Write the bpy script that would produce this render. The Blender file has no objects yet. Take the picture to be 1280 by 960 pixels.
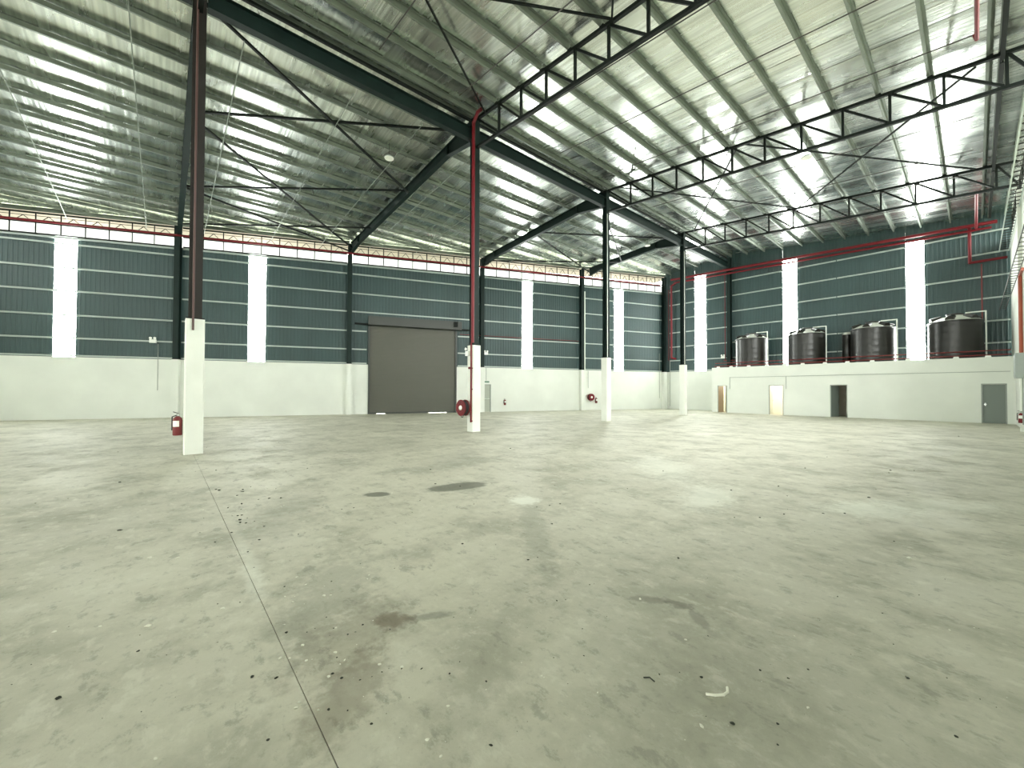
import bpy, math, random
from mathutils import Vector, Matrix

random.seed(7)
scene = bpy.context.scene
COL = scene.collection

# ------------------------------------------------------------------ camera
FPX, PITCH, ROLL, YAW = 502.4132, 0.0162, 0.0031, 0.8564
CAM_H = 1.6748
_fw = Vector((-math.sin(YAW) * math.cos(PITCH), math.cos(YAW) * math.cos(PITCH), math.sin(PITCH)))
_r = Vector((math.cos(YAW), math.sin(YAW), 0))
_u = _r.cross(_fw)
_R = math.cos(ROLL) * _r + math.sin(ROLL) * _u
_U = -math.sin(ROLL) * _r + math.cos(ROLL) * _u
cd = bpy.data.cameras.new('camera')
cd.sensor_width = 36.0
cd.lens = FPX / 1280.0 * 36.0
cd.clip_start = 0.05
cd.clip_end = 400
cam = bpy.data.objects.new('camera', cd)
COL.objects.link(cam)
cam.matrix_world = Matrix(((_R.x, _U.x, -_fw.x, 0), (_R.y, _U.y, -_fw.y, 0), (_R.z, _U.z, -_fw.z, CAM_H), (0, 0, 0, 1)))
scene.camera = cam

# ------------------------------------------------------------------ world and exposure
SKY_STRENGTH = 7.6
STRIP_STRENGTH = 16.0
w = bpy.data.worlds.new('overcast_sky')
scene.world = w
w.use_nodes = True
bg = w.node_tree.nodes['Background']
bg.inputs['Color'].default_value = (0.97, 1.0, 0.94, 1)
bg.inputs['Strength'].default_value = SKY_STRENGTH
vs = scene.view_settings
vs.view_transform = 'Standard'
vs.look = 'None'
vs.gamma = 1.0
vs.use_curve_mapping = False
vs.exposure = 1.15
scene.cycles.use_denoising = True
scene.cycles.max_bounces = 14
scene.cycles.diffuse_bounces = 7
scene.cycles.glossy_bounces = 6
scene.cycles.blur_glossy = 1.0
scene.cycles.sample_clamp_indirect = 12.0


# ------------------------------------------------------------------ dimensions (metres)
XC, Y1, S = -13.46, 0.6066, 9.0          # row of inner columns, first bay, bay length
HC = 3.51                                 # concrete stub of the inner columns
WX0, WS, HW = -31.41, 0.3383, 3.454       # skewed long wall x = WX0 + WS*y
YB = 35.913                               # back wall
YR = -17.4                                # rear wall behind the photographer
XR = 1.36                                 # right wall
TY, TXL, TH = 33.30, -13.87, 3.54         # tank room front, left end, parapet
ZT, SL = 12.85, 0.0847                    # truss top chord at the ridge, roof slope
LW = math.sqrt(1 + WS * WS)


def yk(k):
    return Y1 + S * k


def wall_x(y):
    return WX0 + WS * y


def chord_z(x):
    return ZT - SL * abs(x - XC)


def sheet_z(x):
    return 13.13 - SL * abs(x - XC)


class Frame:
    def __init__(self, o, t, n):
        self.o, self.t, self.n = Vector(o), Vector(t), Vector(n)

    def p(self, s, n, z):
        q = self.o + self.t * s + self.n * n
        return Vector((q.x, q.y, z))


FL = Frame((WX0, 0, 0), (WS / LW, 1 / LW, 0), (1 / LW, -WS / LW, 0))     # long wall, n into the hall
FB = Frame((0, YB, 0), (1, 0, 0), (0, -1, 0))
FRW = Frame((XR, 0, 0), (0, 1, 0), (-1, 0, 0))
FT = Frame((0, TY, 0), (1, 0, 0), (0, -1, 0))


def floor_at(u, v):
    d = _fw + _R * ((u - 640) / FPX) - _U * ((v - 480) / FPX)
    t = -CAM_H / d.z
    return Vector((d.x * t, d.y * t, 0))


# ------------------------------------------------------------------ materials
MATS = {}


def mat(name, color, rough=0.5, metal=0.0, emit=None, spec=0.5, noise=0.0, nscale=3.0, bump=0.0, bscale=40.0, stretch=(1, 1, 1)):
    m = bpy.data.materials.new(name)
    m.use_nodes = True
    nt = m.node_tree
    b = nt.nodes['Principled BSDF']
    b.inputs['Base Color'].default_value = (*color, 1)
    b.inputs['Roughness'].default_value = rough
    b.inputs['Metallic'].default_value = metal
    b.inputs['Specular IOR Level'].default_value = spec
    if emit:
        b.inputs['Emission Color'].default_value = (*emit[:3], 1)
        b.inputs['Emission Strength'].default_value = emit[3]
    if noise or bump:
        geo = nt.nodes.new('ShaderNodeNewGeometry')
        mp = nt.nodes.new('ShaderNodeMapping')
        mp.inputs['Scale'].default_value = stretch
        nt.links.new(geo.outputs['Position'], mp.inputs['Vector'])
    if noise:
        n = nt.nodes.new('ShaderNodeTexNoise')
        n.inputs['Scale'].default_value = nscale
        n.inputs['Detail'].default_value = 6
        nt.links.new(mp.outputs[0], n.inputs['Vector'])
        r = nt.nodes.new('ShaderNodeMapRange')
        r.inputs['From Min'].default_value = 0.3
        r.inputs['From Max'].default_value = 0.7
        r.inputs['To Min'].default_value = 1 - noise
        r.inputs['To Max'].default_value = 1 + noise
        nt.links.new(n.outputs['Fac'], r.inputs['Value'])
        mx = nt.nodes.new('ShaderNodeVectorMath')
        mx.operation = 'SCALE'
        mx.inputs[0].default_value = color
        nt.links.new(r.outputs[0], mx.inputs['Scale'])
        nt.links.new(mx.outputs[0], b.inputs['Base Color'])
    if bump:
        n2 = nt.nodes.new('ShaderNodeTexNoise')
        n2.inputs['Scale'].default_value = bscale
        n2.inputs['Detail'].default_value = 4
        nt.links.new(mp.outputs[0], n2.inputs['Vector'])
        bm = nt.nodes.new('ShaderNodeBump')
        bm.inputs['Strength'].default_value = bump
        bm.inputs['Distance'].default_value = 0.02
        nt.links.new(n2.outputs['Fac'], bm.inputs['Height'])
        nt.links.new(bm.outputs[0], b.inputs['Normal'])
    MATS[name] = m
    return m


mat('plaster', (0.74, 0.765, 0.71), 0.75, noise=0.05, nscale=0.6, bump=0.15, bscale=12)
mat('column_paint', (0.76, 0.78, 0.72), 0.7, noise=0.04, nscale=1.5, bump=0.15, bscale=14)
mat('steel_green', (0.007, 0.018, 0.0155), 0.55, spec=0.22, noise=0.15, nscale=2)
mat('steel_dark', (0.005, 0.008, 0.0065), 0.6, spec=0.2)
mat('steel_brown', (0.013, 0.0105, 0.008), 0.55, spec=0.35)
mat('galvanised', (0.22, 0.25, 0.215), 0.45, metal=0.5, noise=0.12, nscale=1.5)
mat('girt_steel', (0.48, 0.54, 0.51), 0.45, metal=0.2)
mat('cladding', (0.031, 0.064, 0.065), 0.48, noise=0.12, nscale=0.7, stretch=(1, 1, 0.25))
mat('translucent', (0.9, 0.95, 0.9), 0.6, emit=(0.96, 1.0, 0.94, STRIP_STRENGTH))
mat('roof_deck', (0.34, 0.275, 0.245), 0.7)
mat('red_paint', (0.14, 0.004, 0.009), 0.45, spec=0.35)
mat('red_dull', (0.17, 0.020, 0.020), 0.5)
mat('pipe_dark', (0.05, 0.045, 0.04), 0.45)
mat('pipe_white', (0.75, 0.78, 0.72), 0.4)
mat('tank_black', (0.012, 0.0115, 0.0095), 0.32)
mat('tank_dome', (0.50, 0.52, 0.46), 0.35)  # paler than the body: roof reflection and dust put into the colour
mat('shutter', (0.112, 0.113, 0.092), 0.45)
mat('shutter_dark', (0.05, 0.055, 0.05), 0.5)
mat('door_grey', (0.17, 0.20, 0.18), 0.5)
mat('door_pale', (0.42, 0.45, 0.38), 0.5)
mat('door_brown', (0.20, 0.155, 0.10), 0.5)
mat('frame_grey', (0.30, 0.33, 0.30), 0.5)
mat('room_cream', (0.82, 0.77, 0.70), 0.8)
mat('black_rubber', (0.015, 0.015, 0.017), 0.6)
mat('white_plastic', (0.85, 0.88, 0.84), 0.4)
mat('lamp_white', (0.85, 0.86, 0.80), 0.35)
mat('chrome', (0.6, 0.62, 0.6), 0.25, metal=1.0)
mat('sign_green', (0.16, 0.26, 0.19), 0.5)
mat('box_grey', (0.36, 0.40, 0.38), 0.45)
mat('crumb_dark', (0.035, 0.038, 0.028), 0.9)
mat('crumb_pale', (0.72, 0.72, 0.62), 0.8)
mat('ground', (0.16, 0.17, 0.12), 0.9)
mat('joint_filler', (0.10, 0.10, 0.075), 0.9)


def foil_material():
    m = bpy.data.materials.new('foil')
    m.use_nodes = True
    nt = m.node_tree
    L = nt.links.new
    b = nt.nodes['Principled BSDF']
    b.inputs['Base Color'].default_value = (0.86, 0.90, 0.85, 1)
    b.inputs['Metallic'].default_value = 1.0
    b.inputs['Roughness'].default_value = 0.24
    geo = nt.nodes.new('ShaderNodeNewGeometry')

    def nz(scale, stretch, detail=3):
        mp = nt.nodes.new('ShaderNodeMapping')
        mp.inputs['Scale'].default_value = stretch
        L(geo.outputs['Position'], mp.inputs['Vector'])
        n = nt.nodes.new('ShaderNodeTexNoise')
        n.inputs['Scale'].default_value = scale
        n.inputs['Detail'].default_value = detail
        L(mp.outputs[0], n.inputs['Vector'])
        return n
    ribs = nz(7.0, (0.006, 1.0, 0.0), 2)       # creases running down the slope
    crink = nz(1.2, (0.4, 1.0, 0.0), 2)       # soft crinkles
    add = nt.nodes.new('ShaderNodeMath')
    add.operation = 'MULTIPLY_ADD'
    L(crink.outputs['Fac'], add.inputs[0])
    add.inputs[1].default_value = 0.12
    L(ribs.outputs['Fac'], add.inputs[2])
    bp = nt.nodes.new('ShaderNodeBump')
    bp.inputs['Strength'].default_value = 1.0
    bp.inputs['Distance'].default_value = 0.008
    L(add.outputs[0], bp.inputs['Height'])
    L(bp.outputs[0], b.inputs['Normal'])
    # dull and clean patches of the foil
    st = nz(0.9, (0.35, 1.6, 0.0), 5)
    r = nt.nodes.new('ShaderNodeMapRange')
    r.inputs['From Min'].default_value = 0.35
    r.inputs['From Max'].default_value = 0.7
    r.inputs['To Min'].default_value = 0.21
    r.inputs['To Max'].default_value = 0.33
    L(st.outputs['Fac'], r.inputs['Value'])
    L(r.outputs[0], b.inputs['Roughness'])
    # fine rib lines along the roll, their light and dark painted into the colour
    sk = nz(9.0, (0.035, 1.0, 0.0), 4)
    rc = nt.nodes.new('ShaderNodeMapRange')
    rc.inputs['From Min'].default_value = 0.34
    rc.inputs['From Max'].default_value = 0.66
    rc.inputs['To Min'].default_value = 0.72
    rc.inputs['To Max'].default_value = 1.04
    L(sk.outputs['Fac'], rc.inputs['Value'])
    sc = nt.nodes.new('ShaderNodeVectorMath')
    sc.operation = 'SCALE'
    sc.inputs[0].default_value = (0.90, 0.94, 0.89)
    L(rc.outputs[0], sc.inputs['Scale'])
    L(sc.outputs[0], b.inputs['Base Color'])
    MATS['foil'] = m


foil_material()


def concrete_material():
    m = bpy.data.materials.new('concrete_floor')
    m.use_nodes = True
    nt = m.node_tree
    L = nt.links.new
    b = nt.nodes['Principled BSDF']
    geo = nt.nodes.new('ShaderNodeNewGeometry')

    def noise(scale, detail=6, rough=0.55, stretch=(1, 1, 1), dist=0.0):
        mp = nt.nodes.new('ShaderNodeMapping')
        mp.inputs['Scale'].default_value = stretch
        L(geo.outputs['Position'], mp.inputs['Vector'])
        n = nt.nodes.new('ShaderNodeTexNoise')
        n.inputs['Scale'].default_value = scale
        n.inputs['Detail'].default_value = detail
        n.inputs['Roughness'].default_value = rough
        n.inputs['Distortion'].default_value = dist
        L(mp.outputs[0], n.inputs['Vector'])
        return n.outputs['Fac']

    def mrange(val, a, b_, c, d):
        r = nt.nodes.new('ShaderNodeMapRange')
        r.interpolation_type = 'SMOOTHSTEP'
        r.inputs['From Min'].default_value = a
        r.inputs['From Max'].default_value = b_
        r.inputs['To Min'].default_value = c
        r.inputs['To Max'].default_value = d
        L(val, r.inputs['Value'])
        return r.outputs[0]

    def mixc(fac, a, b_):
        x = nt.nodes.new('ShaderNodeMix')
        x.data_type = 'RGBA'
        L(fac, x.inputs['Factor'])
        for sock, val in ((6, a), (7, b_)):
            if isinstance(val, tuple):
                x.inputs[sock].default_value = (*val, 1)
            else:
                L(val, x.inputs[sock])
        return x.outputs[2]

    def mth(op, a, b_):
        x = nt.nodes.new('ShaderNodeMath')
        x.operation = op
        for i, val in enumerate((a, b_)):
            if isinstance(val, (int, float)):
                x.inputs[i].default_value = val
            else:
                L(val, x.inputs[i])
        return x.outputs[0]

    big = noise(0.22, 6, 0.6, dist=0.3)
    med = noise(1.1, 8, 0.66, dist=0.1)
    fine = noise(9.0, 8, 0.7)
    grit = noise(60.0, 4, 0.7)
    col = mixc(mrange(big, 0.35, 0.65, 0, 1), (0.44, 0.428, 0.343), (0.55, 0.535, 0.437))
    col = mixc(mrange(med, 0.44, 0.66, 0, 0.65), col, (0.30, 0.297, 0.235))
    col = mixc(mrange(fine, 0.52, 0.75, 0, 0.55), col, (0.62, 0.61, 0.51))
    scuff = noise(2.4, 9, 0.72, stretch=(1.0, 0.6, 1), dist=0.3)
    col = mixc(mrange(scuff, 0.55, 0.72, 0, 0.6), col, (0.60, 0.59, 0.49))
    col = mixc(mrange(fine, 0.30, 0.46, 0.45, 0), col, (0.25, 0.255, 0.20))
    col = mixc(mrange(grit, 0.58, 0.75, 0, 0.35), col, (0.20, 0.20, 0.16))
    flake = noise(4.5, 10, 0.72, stretch=(0.8, 1.2, 1), dist=0.15)
    col = mixc(mrange(flake, 0.54, 0.64, 0, 0.55), col, (0.60, 0.59, 0.495))
    col = mixc(mrange(flake, 0.36, 0.45, 0.55, 0), col, (0.24, 0.24, 0.19))
    speck = noise(22.0, 8, 0.8, dist=0.0)
    col = mixc(mrange(speck, 0.64, 0.69, 0, 0.75), col, (0.16, 0.162, 0.125))
    col = mixc(mrange(speck, 0.30, 0.345, 0.7, 0), col, (0.72, 0.71, 0.62))
    warp = noise(3.5, 5, 0.6)
    warp2 = noise(14, 4, 0.6)

    # (centre x, y, half length, half width, angle, strength, soft, colour)
    DARK, BROWN, PALE, GREY = (0.11, 0.115, 0.085), (0.15, 0.125, 0.085), (0.74, 0.75, 0.66), (0.23, 0.235, 0.185)
    stains = [
        (-5.92, 3.90, 0.55, 0.25, 1.36, 0.80, 0.30, DARK),
        (-6.31, 2.61, 0.20, 0.14, 0.88, 0.85, 0.40, DARK),
        (-2.80, 1.29, 0.13, 0.09, 0.9, 0.65, 0.9, BROWN),
        (-2.66, 1.52, 0.15, 0.04, 1.1, 0.45, 0.9, DARK),
        (-3.45, 1.05, 0.70, 0.30, 2.6, 0.40, 1.0, GREY),
        (-2.80, 0.98, 0.45, 0.28, 2.3, 0.28, 1.0, BROWN),
        (-2.30, 0.80, 0.35, 0.16, 2.3, 0.45, 1.0, BROWN),
        (-1.72, 2.98, 0.14, 0.05, 0.7, 0.4, 0.8, DARK),
        (-1.53, 3.07, 0.10, 0.07, 0.3, 0.55, 0.6, DARK),
        (-1.37, 3.00, 0.14, 0.04, 2.5, 0.4, 0.8, DARK),
        (-2.05, 1.62, 1.20, 0.10, 2.2, 0.22, 1.2, GREY),
        (-1.25, 2.35, 1.30, 0.55, 2.3, 0.22, 1.2, GREY),
        (-0.35, 2.60, 0.90, 0.70, 2.3, 0.18, 1.2, GREY),
        (-3.55, 3.45, 1.30, 0.16, 2.45, 0.40, 1.0, GREY),
        (-4.52, 4.18, 0.20, 0.26, 0.5, 0.80, 1.0, PALE),
        (-1.00, 7.60, 0.60, 0.35, 0.9, 0.60, 1.3, PALE),
        (-0.45, 8.60, 0.90, 0.30, 0.8, 0.45, 1.3, PALE),
        (-2.80, 6.60, 0.80, 0.35, 1.8, 0.50, 1.3, PALE),
        (-4.60, 8.40, 1.40, 0.50, 2.2, 0.45, 1.4, PALE),
        (-4.90, 0.66, 0.70, 0.06, 0.0, 0.35, 1.2, PALE),
        (-4.10, 0.62, 0.40, 0.07, 0.0, 0.40, 1.2, PALE),
        (-6.20, 1.25, 1.10, 0.35, 2.7, 0.30, 1.2, GREY),
        (-8.50, 5.60, 1.8, 0.5, 2.4, 0.30, 1.3, GREY),
        (-1.30, 0.95, 0.25, 0.16, 0.9, 0.5, 1.0, BROWN),
    ]
    for (cx, cy, a, bb, ang, st, soft, cc) in stains:
        mp = nt.nodes.new('ShaderNodeMapping')
        mp.vector_type = 'TEXTURE'
        mp.inputs['Location'].default_value = (cx, cy, 0)
        mp.inputs['Rotation'].default_value = (0, 0, ang)
        mp.inputs['Scale'].default_value = (a, bb, 1)
        L(geo.outputs['Position'], mp.inputs['Vector'])
        ln = nt.nodes.new('ShaderNodeVectorMath')
        ln.operation = 'LENGTH'
        L(mp.outputs[0], ln.inputs[0])
        d = ln.outputs['Value']
        k = 0.25 if soft < 0.5 else 1.3
        d = mth('ADD', d, mth('MULTIPLY', mth('SUBTRACT', warp, 0.5), k * 1.6))
        d = mth('ADD', d, mth('MULTIPLY', mth('SUBTRACT', warp2, 0.5), k))
        col = mixc(mrange(d, 1.0 - soft * 0.5, 1.0 + soft * 0.5, st, 0.0), col, cc)
    L(col, b.inputs['Base Color'])
    L(mrange(med, 0.3, 0.7, 0.55, 0.75), b.inputs['Roughness'])
    b.inputs['Specular IOR Level'].default_value = 0.35
    bp = nt.nodes.new('ShaderNodeBump')
    bp.inputs['Strength'].default_value = 0.35
    bp.inputs['Distance'].default_value = 0.006
    L(mth('ADD', fine, mth('MULTIPLY', grit, 0.4)), bp.inputs['Height'])
    L(bp.outputs[0], b.inputs['Normal'])
    MATS['concrete_floor'] = m


concrete_material()


# ------------------------------------------------------------------ mesh builder
class MB:
    def __init__(self):
        self.v, self.f, self.sm = [], [], []

    def add(self, vs_, fs, smooth=False):
        o = len(self.v)
        self.v += [Vector(q) for q in vs_]
        self.f += [tuple(i + o for i in f) for f in fs]
        self.sm += [smooth] * len(fs)
        return self

    def hexa(self, c):       # eight corners: bottom four ccw, top four ccw
        return self.add(c, [(3, 2, 1, 0), (4, 5, 6, 7), (0, 1, 5, 4), (1, 2, 6, 5), (2, 3, 7, 6), (3, 0, 4, 7)])

    def box(self, x0, x1, y0, y1, z0, z1):
        return self.hexa([(x0, y0, z0), (x1, y0, z0), (x1, y1, z0), (x0, y1, z0), (x0, y0, z1), (x1, y0, z1), (x1, y1, z1), (x0, y1, z1)])

    def fbox(self, F, s0, s1, n0, n1, z0, z1, z0b=None, z1b=None):
        a0 = z0 if z0b is None else z0b
        a1 = z1 if z1b is None else z1b
        return self.hexa([F.p(s0, n0, z0), F.p(s1, n0, a0), F.p(s1, n1, a0), F.p(s0, n1, z0),
                          F.p(s0, n0, z1), F.p(s1, n0, a1), F.p(s1, n1, a1), F.p(s0, n1, z1)])

    def ext(self, prof, p1, p2, up=(0, 0, 1), smooth=False, prof2=None):
        p1, p2 = Vector(p1), Vector(p2)
        d = (p2 - p1).normalized()
        up = Vector(up)
        side = d.cross(up)
        if side.length < 1e-4:
            side = d.cross(Vector((0, 1, 0)))
        side.normalize()
        up = side.cross(d)
        n = len(prof)
        q2 = prof2 or prof
        vs_ = [p1 + side * a + up * b for a, b in prof] + [p2 + side * a + up * b for a, b in q2]
        o = len(self.v)
        self.add(vs_, [(i, (i + 1) % n, n + (i + 1) % n, n + i) for i in range(n)], smooth)
        self.add([], [])
        self.f += [tuple(o + i for i in range(n - 1, -1, -1)), tuple(o + n + i for i in range(n))]
        self.sm += [False, False]
        return self

    def bar(self, p1, p2, w_, h, up=(0, 0, 1)):
        return self.ext([(-w_ / 2, -h / 2), (w_ / 2, -h / 2), (w_ / 2, h / 2), (-w_ / 2, h / 2)], p1, p2, up)

    def tube(self, p1, p2, r, n=8):
        return self.ext([(r * math.cos(6.28319 * i / n), r * math.sin(6.28319 * i / n)) for i in range(n)], p1, p2, smooth=True)

    def path(self, pts, r, n=8):
        for a, b in zip(pts[:-1], pts[1:]):
            self.tube(a, b, r, n)
        for q in pts[1:-1]:
            self.ball(q, r * 1.12)
        return self

    def ball(self, c, r, seg=8, rings=5, sz=1.0):
        c = Vector(c)
        vs_ = [c + Vector((0, 0, -r * sz))]
        for i in range(1, rings):
            t = math.pi * i / rings
            for j in range(seg):
                a = 6.28319 * j / seg
                vs_.append(c + Vector((r * math.sin(t) * math.cos(a), r * math.sin(t) * math.sin(a), -r * sz * math.cos(t))))
        vs_.append(c + Vector((0, 0, r * sz)))
        fs = []
        for j in range(seg):
            fs.append((0, 1 + (j + 1) % seg, 1 + j))
        for i in range(rings - 2):
            for j in range(seg):
                a, b = 1 + i * seg + j, 1 + i * seg + (j + 1) % seg
                fs.append((a, b, b + seg, a + seg))
        e = len(vs_) - 1
        o = 1 + (rings - 2) * seg
        for j in range(seg):
            fs.append((o + j, o + (j + 1) % seg, e))
        return self.add(vs_, fs, True)

    def lathe(self, prof, c, axis=(0, 0, 1), n=24, smooth=True):
        """prof: (radius, height) pairs along the axis from c"""
        c = Vector(c)
        ax = Vector(axis).normalized()
        e1 = ax.orthogonal().normalized()
        e2 = ax.cross(e1)
        vs_, fs = [], []
        for r, h in prof:
            for j in range(n):
                a = 6.28319 * j / n
                vs_.append(c + ax * h + (e1 * math.cos(a) + e2 * math.sin(a)) * r)
        for i in range(len(prof) - 1):
            for j in range(n):
                a, b = i * n + j, i * n + (j + 1) % n
                fs.append((a, b, b + n, a + n))
        fs.append(tuple(range(n - 1, -1, -1)))
        fs.append(tuple((len(prof) - 1) * n + j for j in range(n)))
        return self.add(vs_, fs, smooth)

    def build(self, name, material, parent=None, label=None, cat=None, group=None, kind=None, base=None, auto=False):
        xs = [q.x for q in self.v]
        ys = [q.y for q in self.v]
        zs = [q.z for q in self.v]
        org = Vector(base) if base else Vector(((min(xs) + max(xs)) / 2, (min(ys) + max(ys)) / 2, min(zs)))
        me = bpy.data.meshes.new(name)
        me.from_pydata([q - org for q in self.v], [], self.f)
        me.materials.append(MATS[material])
        me.polygons.foreach_set('use_smooth', self.sm)
        me.update()
        if any(self.sm):
            try:
                me.set_sharp_from_angle(angle=math.radians(40))
            except Exception:
                pass
        o = bpy.data.objects.new(name, me)
        COL.objects.link(o)
        place(o, org, parent)
        props(o, label, cat, group, kind)
        return o


WLOC = {}


def place(o, org, parent):
    org = Vector(org)
    if parent:
        o.parent = parent
        o.location = org - WLOC[parent.name]
    else:
        o.location = org
    WLOC[o.name] = org


def props(o, label=None, cat=None, group=None, kind=None):
    if label:
        o['label'] = label
    if cat:
        o['category'] = cat
    if group:
        o['group'] = group
    if kind:
        o['kind'] = kind


def thing(name, loc, label, cat, group=None, kind=None):
    o = bpy.data.objects.new(name, None)
    COL.objects.link(o)
    o.empty_display_size = 0.2
    place(o, loc, None)
    props(o, label, cat, group, kind)
    return o


def ibeam(w_, d, tf=0.02, tw=0.016):
    a, b, t = w_ / 2, d / 2, tw / 2
    return [(-a, -b), (a, -b), (a, -b + tf), (t, -b + tf), (t, b - tf), (a, b - tf), (a, b), (-a, b), (-a, b - tf), (-t, b - tf), (-t, -b + tf), (-a, -b + tf)]


def zee(w_, d, t=0.012):
    b = d / 2
    return [(-w_, -b), (0, -b), (0, b - t), (w_, b - t), (w_, b), (-t, b), (-t, -b + t), (-w_, -b + t)]


def cee(w_, d, t=0.012):
    b = d / 2
    return [(0, -b), (w_, -b), (w_, -b + t), (t, -b + t), (t, b - t), (w_, b - t), (w_, b), (0, b)]


# ------------------------------------------------------------------ ground and floor
MB().box(-120, 90, -90, 120, -0.6, -0.32).build('ground', 'ground', label='pale paved yard ground around the hall', cat='ground', kind='structure')
fl = MB()
fl.hexa([(wall_x(YR) - 0.4, YR - 0.3, -0.32), (XR + 0.4, YR - 0.3, -0.32), (XR + 0.4, YB + 0.4, -0.32), (wall_x(YB) - 0.4, YB + 0.4, -0.32),
         (wall_x(YR) - 0.4, YR - 0.3, -0.06), (XR + 0.4, YR - 0.3, -0.06), (XR + 0.4, YB + 0.4, -0.06), (wall_x(YB) - 0.4, YB + 0.4, -0.06)])
floor = fl.build('floor', 'joint_filler', label='dusty grey concrete slab floor with stains and saw cut joints', cat='floor', kind='structure')
ycuts = [YR - 0.3] + [yk(k) for k in range(-1, 4)] + [YB + 0.4]
g = 0.0025
for i in range(len(ycuts) - 1):
    ya, yb = ycuts[i] + g, ycuts[i + 1] - g
    for side in (0, 1):
        m = MB()
        if side == 0:
            xa0, xa1, xb = wall_x(ya) - 0.4, wall_x(yb) - 0.4, XC - g
        else:
            xa0 = xa1 = XC + g
            xb = XR + 0.4
        m.hexa([(xa0, ya, -0.06), (xb, ya, -0.06), (xb, yb, -0.06), (xa1, yb, -0.06), (xa0, ya, 0), (xb, ya, 0), (xb, yb, 0), (xa1, yb, 0)])
        m.build('floor_slab', 'concrete_floor', floor)

# ------------------------------------------------------------------ long wall with the roller door
SA, SB = YR * LW, YB * LW - 0.02
DOOR_S0, DOOR_S1, DOOR_Z = 11.37, 17.69, 6.13
EX0, EX1, EXZ = 19.55, 20.45, 2.15


def clad_top(s):
    q = FL.p(s, 0, 0)
    return 10.07 + 0.064 * (q.x + 33.6)


m = MB()
for a, b, z0 in ((SA, DOOR_S0, 0), (DOOR_S1, EX0, 0), (EX0, EX1, EXZ), (EX1, SB, 0)):
    m.fbox(FL, a, b, -0.2, 0, z0, HW)
wall_left = m.build('wall_left', 'plaster', label='long side wall, white plaster below and dark teal metal cladding above', cat='wall', kind='structure')

STRIPS_L = [(-13.95, -13.0), (-4.90, -3.97), (4.20, 5.14), (23.14, 24.06), (32.16, 33.16)]


def sheet(F, s0, s1, zb, topf, n0, wall, name='cladding_sheet', material='cladding', flat=False):
    mm = MB()
    pts = []
    if flat:
        pts = [(s0, n0), (s1, n0)]
    else:
        nr = max(1, round((s1 - s0) / 0.2))
        pw = (s1 - s0) / nr
        for i in range(nr):
            o = s0 + i * pw
            pts += [(o, n0), (o + pw * 0.55, n0), (o + pw * 0.65, n0 + 0.016), (o + pw * 0.90, n0 + 0.016)]
        pts.append((s1, n0))
    vs_ = []
    for s, n in pts:
        vs_.append(F.p(s, n, zb))
        vs_.append(F.p(s, n, topf(s)))
    k = len(pts)
    fs = [(2 * i, 2 * i + 2, 2 * i + 3, 2 * i + 1) for i in range(k - 1)]
    mm.add(vs_, fs)
    return mm.build(name, material, wall)


def split(a, b, wmax=1.0):
    n = max(1, round((b - a) / wmax))
    return [(a + (b - a) * i / n, a + (b - a) * (i + 1) / n) for i in range(n)]


edges = [SA] + [e for st in STRIPS_L for e in st] + [SB]
spans = [(edges[i], edges[i + 1]) for i in range(0, len(edges), 2)]
for a, b in spans:
    cuts = [a] + [e for e in (DOOR_S0, DOOR_S1) if a < e < b] + [b]
    for c0, c1 in zip(cuts[:-1], cuts[1:]):
        over = abs(c0 - DOOR_S0) < 0.01
        for s0, s1 in split(c0, c1):
            sheet(FL, s0, s1, DOOR_Z if over else HW, clad_top, -0.10, wall_left)
for a, b in STRIPS_L:
    sheet(FL, a, b, HW, clad_top, -0.10, wall_left, 'translucent_panel', 'translucent', True)

COLS_S = [yk(k) * LW for k in range(-1, 5)]
COLS_S[4] = 28.62
COLS_S[5] = SB
GIRT_Z = [3.53, 4.50, 5.77, 7.10, 8.37, 9.70]
bays = [(SA, COLS_S[0])] + list(zip(COLS_S[:-1], COLS_S[1:]))
for a, b in bays:
    a2, b2 = a + 0.17, b - 0.17
    for z in GIRT_Z:
        segs = [(a2, b2)]
        if a2 < DOOR_S0 < b2 and z < 6.8:
            segs = [(a2, DOOR_S0 - 0.1), (DOOR_S1 + 0.1, b2)]
        for s0, s1 in segs:
            MB().ext(cee(0.08, 0.085), FL.p(s0, -0.065, z), FL.p(s1, -0.065, z)).build('girt', 'girt_steel', wall_left)
    za, zb = clad_top(a2) - 0.10, clad_top(b2) - 0.10
    MB().ext(cee(0.09, 0.10), FL.p(a2, -0.065, za), FL.p(b2, -0.065, zb)).build('girt', 'girt_steel', wall_left)
    MB().ext([(-0.05, -0.03), (0.05, -0.03), (0.05, 0.03), (-0.05, 0.03)], FL.p(a2, -0.06, za + 0.12), FL.p(b2, -0.06, zb + 0.12)).build('cladding_cap', 'steel_dark', wall_left)

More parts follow.
